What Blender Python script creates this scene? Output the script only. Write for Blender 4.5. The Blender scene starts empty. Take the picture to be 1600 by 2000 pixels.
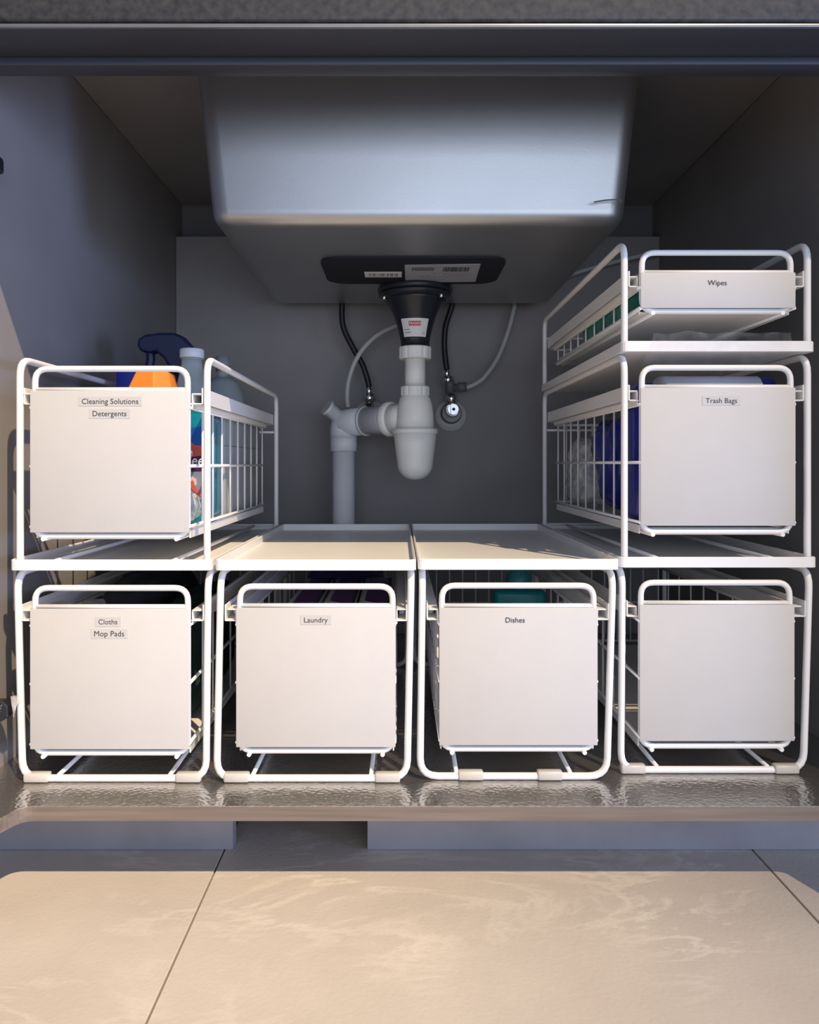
import bpy, bmesh, math, random
from mathutils import Vector, Matrix, noise
random.seed(7)
scene = bpy.context.scene
C = scene.collection

# ------------------------------------------------------------------ camera
H_EYE = 0.3125            # eye height above the cabinet base
cam_d = bpy.data.cameras.new('camera')
cam = bpy.data.objects.new('camera', cam_d); C.objects.link(cam)
cam.location = (0, -0.75, H_EYE)
cam.rotation_euler = (math.radians(90), 0, 0)
cam_d.sensor_fit = 'HORIZONTAL'; cam_d.sensor_width = 36.0
cam_d.lens = 36.0 * 1500 / 1600
cam_d.shift_x = 20 / 1600; cam_d.shift_y = -95 / 1600
cam_d.clip_start = 0.01
scene.camera = cam

# ------------------------------------------------------------------ world, lights, exposure
w = bpy.data.worlds.new('world'); scene.world = w; w.use_nodes = True
bg = w.node_tree.nodes['Background']
bg.inputs[0].default_value = (0.56, 0.68, 1.0, 1); bg.inputs[1].default_value = 0.34

def aim(o, target):
    o.rotation_euler = (Vector(target) - o.location).to_track_quat('-Z', 'Y').to_euler()
# warm kitchen spotlight, high up in front and to the right
sd = bpy.data.lights.new('kitchen_spotlight', 'SPOT'); so = bpy.data.objects.new('kitchen_spotlight', sd); C.objects.link(so)
tgt = Vector((-0.28, 0.0, 0.0)); dirv = Vector((0.47, -0.70, 1.0))
so.location = tgt + dirv * 9.0
aim(so, tgt + Vector((-0.30, -0.15, 0)))
sd.energy = 8000; sd.color = (1.0, 0.77, 0.51); sd.spot_size = math.radians(12.2); sd.spot_blend = 1.0
sd.shadow_soft_size = 0.06
# cool fill light added low in front to brighten the sink face and interior
ad = bpy.data.lights.new('front_fill_light', 'AREA'); ao = bpy.data.objects.new('front_fill_light', ad); C.objects.link(ao)
ao.location = (0.55, -2.3, 0.38); ad.shape = 'RECTANGLE'; ad.size = 2.6; ad.size_y = 0.9
aim(ao, (-0.2, 0.2, 0.45)); ad.energy = 24; ad.color = (0.72, 0.82, 1.0)

# blue fill light added far to the right to brighten the left inner wall
bd = bpy.data.lights.new('side_fill_light', 'AREA'); bo = bpy.data.objects.new('side_fill_light', bd); C.objects.link(bo)
bo.location = (2.6, -1.1, 0.32); bd.shape = 'RECTANGLE'; bd.size = 1.0; bd.size_y = 0.75
aim(bo, (-0.41, 0.15, 0.55)); bd.energy = 38; bd.color = (0.40, 0.53, 1.0)

vs = scene.view_settings
vs.view_transform = 'Standard'; vs.look = 'None'; vs.exposure = 0.0; vs.gamma = 1.0
vs.use_curve_mapping = False

def W(px, py, D):
    """world point of a photo pixel at a known distance D from the eye"""
    return Vector(((px - 780) * D / 1500, D - 0.75, H_EYE + (905 - py) * D / 1500))

# ------------------------------------------------------------------ materials
MATS = {}
def mat(name, col, rough=0.5, metal=0.0, spec=0.5, trans=0.0, alpha=1.0, bump=0.0, bscale=60, var=0.0, vscale=6, ior=1.45, coat=0.0):
    if name in MATS: return MATS[name]
    m = bpy.data.materials.new(name); m.use_nodes = True; MATS[name] = m
    nt = m.node_tree; b = nt.nodes['Principled BSDF']
    b.inputs['Base Color'].default_value = (*col, 1); b.inputs['Roughness'].default_value = rough
    b.inputs['Metallic'].default_value = metal; b.inputs['Specular IOR Level'].default_value = spec
    b.inputs['Transmission Weight'].default_value = trans; b.inputs['Alpha'].default_value = alpha
    b.inputs['IOR'].default_value = ior; b.inputs['Coat Weight'].default_value = coat
    tc = nt.nodes.new('ShaderNodeTexCoord')
    if var > 0:
        n = nt.nodes.new('ShaderNodeTexNoise'); n.inputs['Scale'].default_value = vscale; n.inputs['Detail'].default_value = 5
        nt.links.new(tc.outputs['Object'], n.inputs['Vector'])
        r = nt.nodes.new('ShaderNodeValToRGB')
        r.color_ramp.elements[0].position = 0.3; r.color_ramp.elements[1].position = 0.7
        r.color_ramp.elements[0].color = (*[c * (1 - var) for c in col], 1)
        r.color_ramp.elements[1].color = (*[min(1, c * (1 + var)) for c in col], 1)
        nt.links.new(n.outputs['Fac'], r.inputs['Fac']); nt.links.new(r.outputs['Color'], b.inputs['Base Color'])
    if bump > 0:
        n = nt.nodes.new('ShaderNodeTexNoise'); n.inputs['Scale'].default_value = bscale; n.inputs['Detail'].default_value = 3
        nt.links.new(tc.outputs['Object'], n.inputs['Vector'])
        bp = nt.nodes.new('ShaderNodeBump'); bp.inputs['Strength'].default_value = bump; bp.inputs['Distance'].default_value = 0.002
        nt.links.new(n.outputs['Fac'], bp.inputs['Height']); nt.links.new(bp.outputs['Normal'], b.inputs['Normal'])
    return m

WHITE = mat('white_powder_coat', (0.86, 0.85, 0.83), 0.38, bump=0.05, bscale=900, var=0.015, vscale=20)
PANEL = mat('white_panel_coat', (0.595, 0.582, 0.560), 0.55, bump=0.08, bscale=1400, var=0.015, vscale=30)
BOARD = mat('grey_melamine', (0.29, 0.275, 0.27), 0.6, bump=0.06, bscale=500, var=0.06, vscale=9)
PLINTH = mat('grey_plinth', (0.26, 0.25, 0.26), 0.55, bump=0.05, bscale=300, var=0.12, vscale=14)
PROFILE = mat('dark_profile', (0.06, 0.065, 0.08), 0.42, metal=0.3, bump=0.04, bscale=400)
STEEL = mat('brushed_steel', (0.47, 0.475, 0.48), 0.40, metal=0.9, bump=0.03, bscale=300, var=0.04, vscale=8)
PVC = mat('white_pvc', (0.93, 0.92, 0.86), 0.38, var=0.02, vscale=30)
PVC2 = mat('grey_white_pvc', (0.74, 0.75, 0.77), 0.45, var=0.03, vscale=30)
BLACKP = mat('black_plastic', (0.022, 0.024, 0.03), 0.33, var=0.15, vscale=40)
PAD = mat('black_pad', (0.012, 0.013, 0.022), 0.75, bump=0.2, bscale=500)
CHROME = mat('chrome', (0.82, 0.82, 0.82), 0.12, metal=1.0, var=0.02, vscale=40)
RUBBER = mat('black_rubber', (0.018, 0.018, 0.022), 0.28, bump=0.3, bscale=700)
GREYHOSE = mat('grey_hose', (0.50, 0.51, 0.50), 0.4, var=0.03, vscale=30)
GREYPL = mat('grey_plastic', (0.13, 0.135, 0.14), 0.5, var=0.1, vscale=50)
PAPER = mat('label_paper', (0.80, 0.79, 0.76), 0.6, var=0.02, vscale=80)
PAPERG = mat('grey_label', (0.42, 0.44, 0.50), 0.5, var=0.04, vscale=80)
INK = mat('ink', (0.035, 0.035, 0.04), 0.6, var=0.1, vscale=90)
INKG = mat('grey_ink', (0.22, 0.22, 0.24), 0.6, var=0.1, vscale=90)
RED = mat('red_print', (0.62, 0.05, 0.07), 0.5, var=0.04, vscale=60)
TAPE = mat('clear_label_tape', (0.578, 0.562, 0.540), 0.40, var=0.015, vscale=60)
CLIP = mat('clear_clip', (0.72, 0.70, 0.64), 0.30, trans=0.25, var=0.02, vscale=60)

def film_mat(name, col, op):
    m = bpy.data.materials.new(name); m.use_nodes = True; nt = m.node_tree
    for n in list(nt.nodes): nt.nodes.remove(n)
    out = nt.nodes.new('ShaderNodeOutputMaterial'); mx = nt.nodes.new('ShaderNodeMixShader')
    tr = nt.nodes.new('ShaderNodeBsdfTransparent'); b = nt.nodes.new('ShaderNodeBsdfPrincipled')
    b.inputs['Base Color'].default_value = (*col, 1); b.inputs['Roughness'].default_value = 0.18
    tc = nt.nodes.new('ShaderNodeTexCoord'); n = nt.nodes.new('ShaderNodeTexNoise'); n.inputs['Scale'].default_value = 70; n.inputs['Detail'].default_value = 4
    nt.links.new(tc.outputs['Object'], n.inputs['Vector'])
    mr = nt.nodes.new('ShaderNodeMapRange'); mr.inputs[1].default_value = 0.35; mr.inputs[2].default_value = 0.75
    mr.inputs[3].default_value = op * 0.5; mr.inputs[4].default_value = op * 1.8
    nt.links.new(n.outputs['Fac'], mr.inputs[0]); nt.links.new(mr.outputs[0], mx.inputs[0])
    bp = nt.nodes.new('ShaderNodeBump'); bp.inputs['Strength'].default_value = 0.5; bp.inputs['Distance'].default_value = 0.003
    nt.links.new(n.outputs['Fac'], bp.inputs['Height']); nt.links.new(bp.outputs['Normal'], b.inputs['Normal'])
    nt.links.new(tr.outputs[0], mx.inputs[1]); nt.links.new(b.outputs[0], mx.inputs[2]); nt.links.new(mx.outputs[0], out.inputs[0])
    return m
FILM = film_mat('clear_plastic_film', (0.6, 0.6, 0.6), 0.085)
CRUMPLE = film_mat('crumpled_plastic', (0.72, 0.73, 0.70), 0.55)

def tile_mat():
    m = bpy.data.materials.new('beige_stone_tile'); m.use_nodes = True; nt = m.node_tree; b = nt.nodes['Principled BSDF']
    g = nt.nodes.new('ShaderNodeNewGeometry')
    n1 = nt.nodes.new('ShaderNodeTexNoise'); n1.inputs['Scale'].default_value = 3.2; n1.inputs['Detail'].default_value = 8; n1.inputs['Roughness'].default_value = 0.62
    r1 = nt.nodes.new('ShaderNodeValToRGB'); e = r1.color_ramp.elements
    e[0].position = 0.30; e[0].color = (0.50, 0.455, 0.405, 1); e[1].position = 0.72; e[1].color = (0.63, 0.58, 0.51, 1)
    mp = nt.nodes.new('ShaderNodeMapping'); mp.inputs['Rotation'].default_value = (0, 0, math.radians(-38)); mp.inputs['Scale'].default_value = (1.0, 3.0, 1.0)
    n2 = nt.nodes.new('ShaderNodeTexNoise'); n2.inputs['Scale'].default_value = 3.4; n2.inputs['Detail'].default_value = 9; n2.inputs['Roughness'].default_value = 0.66; n2.inputs['Distortion'].default_value = 0.8
    ab = nt.nodes.new('ShaderNodeMath'); ab.operation = 'SUBTRACT'; ab.inputs[1].default_value = 0.5
    ab2 = nt.nodes.new('ShaderNodeMath'); ab2.operation = 'ABSOLUTE'
    mr = nt.nodes.new('ShaderNodeMapRange'); mr.inputs[1].default_value = 0.0; mr.inputs[2].default_value = 0.040; mr.inputs[3].default_value = 1.0; mr.inputs[4].default_value = 0.0
    n3 = nt.nodes.new('ShaderNodeTexNoise'); n3.inputs['Scale'].default_value = 5.0; n3.inputs['Detail'].default_value = 4
    mr3 = nt.nodes.new('ShaderNodeMapRange'); mr3.inputs[1].default_value = 0.44; mr3.inputs[2].default_value = 0.62; mr3.inputs[3].default_value = 0.0; mr3.inputs[4].default_value = 0.65
    mu = nt.nodes.new('ShaderNodeMath'); mu.operation = 'MULTIPLY'
    mx = nt.nodes.new('ShaderNodeMixRGB'); mx.inputs[2].default_value = (0.80, 0.75, 0.67, 1)
    L = nt.links.new
    L(g.outputs['Position'], n1.inputs['Vector']); L(g.outputs['Position'], mp.inputs['Vector']); L(mp.outputs[0], n2.inputs['Vector']); L(g.outputs['Position'], n3.inputs['Vector'])
    L(n1.outputs['Fac'], r1.inputs['Fac']); L(n2.outputs['Fac'], ab.inputs[0]); L(ab.outputs[0], ab2.inputs[0]); L(ab2.outputs[0], mr.inputs[0])
    L(n3.outputs['Fac'], mr3.inputs[0]); L(mr.outputs[0], mu.inputs[0]); L(mr3.outputs[0], mu.inputs[1]); L(mu.outputs[0], mx.inputs[0]); L(r1.outputs[0], mx.inputs[1])
    L(mx.outputs[0], b.inputs['Base Color']); b.inputs['Roughness'].default_value = 0.5; b.inputs['Specular IOR Level'].default_value = 0.35
    nb = nt.nodes.new('ShaderNodeTexNoise'); nb.inputs['Scale'].default_value = 260
    bp = nt.nodes.new('ShaderNodeBump'); bp.inputs['Strength'].default_value = 0.12; bp.inputs['Distance'].default_value = 0.002
    L(g.outputs['Position'], nb.inputs['Vector']); L(nb.outputs['Fac'], bp.inputs['Height']); L(bp.outputs[0], b.inputs['Normal'])
    return m
TILE = tile_mat()

def foil_mat():
    m = bpy.data.materials.new('embossed_foil'); m.use_nodes = True; nt = m.node_tree; b = nt.nodes['Principled BSDF']
    b.inputs['Base Color'].default_value = (0.52, 0.50, 0.475, 1); b.inputs['Metallic'].default_value = 0.9; b.inputs['Roughness'].default_value = 0.24
    tc = nt.nodes.new('ShaderNodeTexCoord'); v = nt.nodes.new('ShaderNodeTexVoronoi'); v.inputs['Scale'].default_value = 260
    n = nt.nodes.new('ShaderNodeTexNoise'); n.inputs['Scale'].default_value = 60; n.inputs['Detail'].default_value = 4
    ad_ = nt.nodes.new('ShaderNodeMath'); ad_.operation = 'ADD'
    bp = nt.nodes.new('ShaderNodeBump'); bp.inputs['Strength'].default_value = 0.32; bp.inputs['Distance'].default_value = 0.0012
    L = nt.links.new
    L(tc.outputs['Object'], v.inputs['Vector']); L(tc.outputs['Object'], n.inputs['Vector']); L(v.outputs['Distance'], ad_.inputs[0]); L(n.outputs['Fac'], ad_.inputs[1])
    L(ad_.outputs[0], bp.inputs['Height']); L(bp.outputs[0], b.inputs['Normal'])
    return m
FOIL = foil_mat()

def grain_mat(name, c0, c1, scale, rough):
    m = bpy.data.materials.new(name); m.use_nodes = True; nt = m.node_tree; b = nt.nodes['Principled BSDF']
    tc = nt.nodes.new('ShaderNodeTexCoord'); mp = nt.nodes.new('ShaderNodeMapping'); mp.inputs['Scale'].default_value = scale
    n = nt.nodes.new('ShaderNodeTexNoise'); n.inputs['Scale'].default_value = 10; n.inputs['Detail'].default_value = 6
    r = nt.nodes.new('ShaderNodeValToRGB'); r.color_ramp.elements[0].position = 0.32; r.color_ramp.elements[1].position = 0.68
    r.color_ramp.elements[0].color = (*c0, 1); r.color_ramp.elements[1].color = (*c1, 1)
    L = nt.links.new
    L(tc.outputs['Object'], mp.inputs[0]); L(mp.outputs[0], n.inputs['Vector']); L(n.outputs['Fac'], r.inputs['Fac']); L(r.outputs[0], b.inputs['Base Color'])
    b.inputs['Roughness'].default_value = rough
    return m
EDGE = grain_mat('wood_edge_band', (0.15, 0.12, 0.10), (0.23, 0.19, 0.16), (0.6, 20, 20), 0.5)
GRANITE = grain_mat('speckled_granite', (0.022, 0.022, 0.025), (0.06, 0.057, 0.054), (14, 14, 14), 0.45)

# ------------------------------------------------------------------ mesh helpers
class MB:
    def __init__(s): s.v = []; s.f = []; s.sm = []
    def add(s, vs_, fs, smooth=True, M=None):
        o = len(s.v)
        for p in vs_:
            p = Vector(p); s.v.append(tuple(M @ p) if M else tuple(p))
        for f in fs: s.f.append([i + o for i in f]); s.sm.append(smooth)
    def box(s, x0, x1, y0, y1, z0, z1, M=None):
        v = [(x, y, z) for z in (z0, z1) for y in (y0, y1) for x in (x0, x1)]
        s.add(v, [(0, 2, 3, 1), (4, 5, 7, 6), (0, 1, 5, 4), (2, 6, 7, 3), (0, 4, 6, 2), (1, 3, 7, 5)], False, M); return s
    def bbox(s, x0, x1, y0, y1, z0, z1, bev, seg=2, M=None):
        bm = bmesh.new(); bmesh.ops.create_cube(bm, size=1)
        for v in bm.verts: v.co = Vector(((x0 + x1) / 2 + v.co.x * (x1 - x0), (y0 + y1) / 2 + v.co.y * (y1 - y0), (z0 + z1) / 2 + v.co.z * (z1 - z0)))
        bmesh.ops.bevel(bm, geom=list(bm.edges), offset=bev, segments=seg, profile=0.5, affect='EDGES')
        bm.verts.index_update()
        s.add([v.co for v in bm.verts], [[v.index for v in f.verts] for f in bm.faces], seg > 1, M); bm.free(); return s
    def tube(s, pts, r, closed=False, n=8, caps=True):
        pts = [Vector(p) for p in pts]; N = len(pts); rs = r if isinstance(r, (list, tuple)) else [r] * N
        tan = []
        for i in range(N):
            a = pts[(i - 1) % N] if (closed or i > 0) else pts[i]; b = pts[(i + 1) % N] if (closed or i < N - 1) else pts[i]
            tan.append((b - a).normalized())
        ref = Vector((0, 0, 1)) if abs(tan[0].z) < 0.9 else Vector((1, 0, 0))
        u = (ref - tan[0] * ref.dot(tan[0])).normalized(); us = [u]
        for i in range(1, N):
            q = tan[i - 1].rotation_difference(tan[i]); u = q @ u; u = (u - tan[i] * u.dot(tan[i])).normalized(); us.append(u)
        tw = 0.0
        if closed:
            q = tan[-1].rotation_difference(tan[0]); ue = q @ us[-1]
            tw = math.atan2(tan[0].dot(ue.cross(us[0])), ue.dot(us[0]))
        vs_ = []
        for i in range(N):
            v_ = tan[i].cross(us[i]); off = tw * i / N
            for k in range(n):
                a = 2 * math.pi * k / n + off
                vs_.append(pts[i] + (us[i] * math.cos(a) + v_ * math.sin(a)) * rs[i])
        fs = []
        for i in range(N if closed else N - 1):
            j = (i + 1) % N
            for k in range(n): fs.append((i * n + k, i * n + (k + 1) % n, j * n + (k + 1) % n, j * n + k))
        s.add(vs_, fs, True)
        if caps and not closed:
            o = len(s.v) - N * n
            s.f.append([o + k for k in range(n)][::-1]); s.sm.append(False)
            s.f.append([o + (N - 1) * n + k for k in range(n)]); s.sm.append(False)
        return s
    def lathe(s, prof, c=(0, 0, 0), n=32, M=None, caps=True):
        vs_ = []; fs = []
        for (r, z) in prof:
            for k in range(n):
                a = 2 * math.pi * k / n; vs_.append((c[0] + r * math.cos(a), c[1] + r * math.sin(a), c[2] + z))
        for i in range(len(prof) - 1):
            for k in range(n): fs.append((i * n + k, i * n + (k + 1) % n, (i + 1) * n + (k + 1) % n, (i + 1) * n + k))
        s.add(vs_, fs, True, M)
        if caps:
            o = len(s.v) - len(vs_)
            s.f.append([o + k for k in range(n)][::-1]); s.sm.append(False)
            s.f.append([o + (len(prof) - 1) * n + k for k in range(n)]); s.sm.append(False)
        return s
    def prism(s, pts2, a0, a1, axis='z', M=None):
        n = len(pts2)
        def mk(p, a): return (p[0], p[1], a) if axis == 'z' else ((p[0], a, p[1]) if axis == 'y' else (a, p[0], p[1]))
        v = [mk(p, a0) for p in pts2] + [mk(p, a1) for p in pts2]
        f = [list(range(n))[::-1], list(range(n, 2 * n))] + [(i, (i + 1) % n, n + (i + 1) % n, n + i) for i in range(n)]
        s.add(v, f, False, M); return s
    def mesh(s, name):
        me = bpy.data.meshes.new(name); me.from_pydata(s.v, [], s.f); me.update()
        bm = bmesh.new(); bm.from_mesh(me); bmesh.ops.recalc_face_normals(bm, faces=bm.faces); bm.to_mesh(me); bm.free()
        if len(s.sm) == len(me.polygons): me.polygons.foreach_set('use_smooth', s.sm)
        return me
    def build(s, name, m, parent=None, loc=(0, 0, 0)):
        me = s.mesh(name); me.materials.append(m)
        return link(name, me, parent, loc)

def link(name, me, parent=None, loc=(0, 0, 0)):
    o = bpy.data.objects.new(name, me); C.objects.link(o); o.location = loc
    if parent: o.parent = parent
    return o
def thing(name, label, cat, loc=(0, 0, 0), group=None):
    o = bpy.data.objects.new(name, None); o.empty_display_size = 0.02; C.objects.link(o); o.location = loc
    return tag(o, label, cat, group)
def tag(o, label, cat, group=None, kind=None):
    o['label'] = label; o['category'] = cat
    if group: o['group'] = group
    if kind: o['kind'] = kind
    return o
def struct(o): o['kind'] = 'structure'; return o

def rounded(pts, rad, seg=5, closed=False):
    pts = [Vector(p) for p in pts]; out = []; N = len(pts)
    rads = rad if isinstance(rad, (list, tuple)) else [rad] * N
    for i in range(N):
        if not closed and i in (0, N - 1): out.append(pts[i]); continue
        p, a, b = pts[i], pts[(i - 1) % N], pts[(i + 1) % N]
        da = (a - p); db = (b - p); r = min(rads[i], da.length * 0.49, db.length * 0.49)
        s0 = p + da.normalized() * r; s1 = p + db.normalized() * r
        for k in range(seg + 1):
            t = k / seg; out.append(s0 * (1 - t) ** 2 + p * 2 * t * (1 - t) + s1 * t * t)
    return out
def smooth_path(pts, sub=8):
    pts = [Vector(p) for p in pts]; P = [pts[0] * 2 - pts[1]] + pts + [pts[-1] * 2 - pts[-2]]; out = []
    for i in range(1, len(P) - 2):
        for k in range(sub):
            t = k / sub; a, b, c, d = P[i - 1], P[i], P[i + 1], P[i + 2]
            out.append(0.5 * ((2 * b) + (c - a) * t + (2 * a - 5 * b + 4 * c - d) * t * t + (3 * b - a - 3 * c + d) * t ** 3))
    out.append(pts[-1]); return out
def rrect(x0, x1, y0, y1, r, seg=5):
    out = []
    for cx, cy, a0 in ((x1 - r, y1 - r, 0), (x0 + r, y1 - r, 90), (x0 + r, y0 + r, 180), (x1 - r, y0 + r, 270)):
        for k in range(seg + 1):
            a = math.radians(a0 + 90 * k / seg); out.append((cx + r * math.cos(a), cy + r * math.sin(a)))
    return out
def text_obj(name, body, width, m, parent, origin, right=(1, 0, 0), up=(0, 0, 1), shear=0.0, bold=0.0):
    """flat lettering as a mesh: centred on origin, given width in metres"""
    cu = bpy.data.curves.new(name + '_font', 'FONT'); cu.body = body; cu.size = 1.0; cu.shear = shear; cu.offset = bold
    cu.align_x = 'LEFT'; cu.resolution_u = 3
    to = bpy.data.objects.new('tmp_text', cu); C.objects.link(to)
    dg = bpy.context.evaluated_depsgraph_get(); me = bpy.data.meshes.new_from_object(to.evaluated_get(dg))
    bpy.data.objects.remove(to); bpy.data.curves.remove(cu)
    xs = [v.co.x for v in me.vertices]; w_ = max(xs) - min(xs); cx = (max(xs) + min(xs)) / 2; k = width / w_
    R = Vector(right); U = Vector(up); O = Vector(origin)
    for v in me.vertices: v.co = O + R * ((v.co.x - cx) * k) + U * ((v.co.y - 0.34) * k)
    me.materials.clear(); me.materials.append(m); me.name = name
    return link(name, me, parent)
def lumpy(x0, x1, y0, y1, z0, z1, amp, freq, seed, nx=14, r=0.35, taper=1.0, fold=0.0):
    """soft crumpled block: a superellipsoid with noise"""
    mb = MB(); cx, cy, cz = (x0 + x1) / 2, (y0 + y1) / 2, (z0 + z1) / 2; hx, hy, hz = (x1 - x0) / 2, (y1 - y0) / 2, (z1 - z0) / 2
    nu, nv = nx * 2, nx
    sp = lambda c: math.copysign(abs(c) ** r, c)
    vs_ = []; fs = []
    for j in range(nv + 1):
        ph = -math.pi / 2 + math.pi * j / nv
        for i in range(nu):
            th = 2 * math.pi * i / nu
            p = Vector((sp(math.cos(ph)) * sp(math.cos(th)), sp(math.cos(ph)) * sp(math.sin(th)), sp(math.sin(ph))))
            k = 1 + (taper - 1) * (0.5 - p.z / 2)
            q = Vector((cx + p.x * hx * k, cy + p.y * hy * k, cz + p.z * hz))
            d = noise.noise(q * freq + Vector((seed * 7.3, seed, 0)))
            d2 = abs(noise.noise(q * freq * 2.3 + Vector((seed, 3.1 * seed, 5)))) * fold
            q -= Vector((p.x, p.y, p.z)).normalized() * (amp * (0.6 + d + d2))
            vs_.append(q)
    for j in range(nv):
        for i in range(nu): fs.append((j * nu + i, j * nu + (i + 1) % nu, (j + 1) * nu + (i + 1) % nu, (j + 1) * nu + i))
    mb.add(vs_, fs, True); return mb

# ================================================================== SETTING
Z_FLOOR = H_EYE - 0.3986 - 0.0
XL, XR, YF, YB = -0.41, 0.478, -0.05, 0.657
# floor of large beige tiles with thin recessed joints
grout = MB().box(-2.6, 2.6, -2.6, 0.9, Z_FLOOR - 0.03, Z_FLOOR - 0.0025).build('floor', mat('grout', (0.20, 0.18, 0.155), 0.8, var=0.1, vscale=60))
struct(grout)
tx, ty, gap = 0.545, 1.09, 0.0017
tm = MB().bbox(gap / 2, tx - gap / 2, gap / 2, ty - gap / 2, -0.012, 0.0, 0.0006, 1).mesh('tile'); tm.materials.append(TILE)
for i in range(-4, 4):
    for j in range(-2, 1):
        link('tile', tm, grout, (-0.1805 + i * tx, -0.95 + j * ty + (0.4 if i % 2 else 0) * 0, Z_FLOOR))
wb = struct(MB().box(-1.2, 1.2, 0.70, 0.74, Z_FLOOR, 0.82).build('wall_back', mat('building_wall', (0.20, 0.195, 0.20), 0.8, bump=0.1, bscale=200, var=0.05, vscale=8)))

cab = thing('kitchen_cabinet', 'dark grey open sink cabinet with a wood-edged base board', 'cabinet', (0, 0, Z_FLOOR))
def cpart(mb, name, m):
    o = mb.build(name, m, cab); o.location = (0, 0, -Z_FLOOR); return o
cpart(MB().bbox(XL - 0.018, XL, YF, 0.699, -0.014, 0.799, 0.0008, 1), 'side_panel', BOARD)
cpart(MB().bbox(XR, XR + 0.018, YF, 0.699, -0.014, 0.799, 0.0008, 1), 'side_panel', BOARD)
cpart(MB().bbox(XL + 0.0005, XR - 0.0005, YB, YB + 0.008, 0.0, 0.7285, 0.001, 1), 'back_panel', BOARD)
cpart(MB().box(XL, XR, -0.0495, 0.699, 0.7992, 0.8000), 'top_panel', BOARD)
# base board with two forward wings at the jambs
fe = rounded([(XL - 0.018, -0.115, 0), (-0.368, -0.115, 0), (-0.343, YF, 0), (0.405, YF, 0), (0.43, -0.115, 0), (XR + 0.018, -0.115, 0)], 0.012, 6)
poly = [(p.x, p.y) for p in fe] + [(XR + 0.018, YB), (XL - 0.018, YB)]
cpart(MB().prism(poly, -0.0135, -0.0010), 'base_panel', EDGE)
# plinth board with its cut-out
op0, op1 = (455 - 780) * 0.792 / 1500, (718 - 780) * 0.792 / 1500
YP = 0.042
cpart(MB().box(-1.3, op0, YP, YP + 0.016, Z_FLOOR + 0.0005, -0.0140), 'plinth_board', PLINTH)
cpart(MB().box(op1, 1.3, YP, YP + 0.016, Z_FLOOR + 0.0005, -0.0140), 'plinth_board', PLINTH)
cpart(MB().box(op0, op1, YP + 0.16, YP + 0.17, Z_FLOOR + 0.0005, -0.0140), 'plinth_back_board', PLINTH)
# front rail and aluminium grip profile under the worktop
ZR = H_EYE + 0.371
cpart(MB().bbox(XL - 0.6, XR + 0.6, YF, YF + 0.022, ZR - 0.0075, ZR, 0.0012, 2), 'front_rail', PROFILE)
cpart(MB().bbox(XL - 0.6, XR + 0.6, -0.0975, YF + 0.001, ZR - 0.0005, ZR + 0.003, 0.0008, 2), 'grip_profile', PROFILE)
cpart(MB().bbox(XL - 0.6, XR + 0.6, -0.1005, -0.0965, ZR - 0.0018, ZR + 0.0012, 0.0006, 2), 'profile_lip', mat('brushed_aluminium', (0.35, 0.36, 0.38), 0.35, metal=0.8, var=0.05, vscale=20))
cpart(MB().box(-0.36, -0.342, 0.655, 0.656, 0.1, 0.101), 'shelf_pin', BOARD) if False else None
hz = W(0, 326, 0.765)
hg = cpart(MB().bbox(XL, XL + 0.019, -0.010, 0.0125, hz.z - 0.010, hz.z + 0.007, 0.004, 2), 'door_hinge', mat('dark_hinge', (0.05, 0.055, 0.07), 0.35, metal=0.6, var=0.1, vscale=60))
hg['label'] = 'small dark door hinge'

ct = thing('countertop', 'dark speckled granite worktop above the sink cabinet', 'countertop', (0, 0, ZR))
o = MB().bbox(-1.3, 1.3, -0.10, -0.052, 0.0035, 0.15, 0.003, 2).build('front_edge', GRANITE, ct)
o = MB().box(-1.3, 1.3, -0.0519, 0.74, 0.117, 0.15).build('slab', GRANITE, ct)

mt = MB().prism([(p[0] * 0.9995, p[1] + 0.0006) for p in poly], -0.0010, 0.0).build('foil_mat', FOIL)
tag(mt, 'embossed silver foil mat lining the cabinet base', 'mat')

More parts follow.
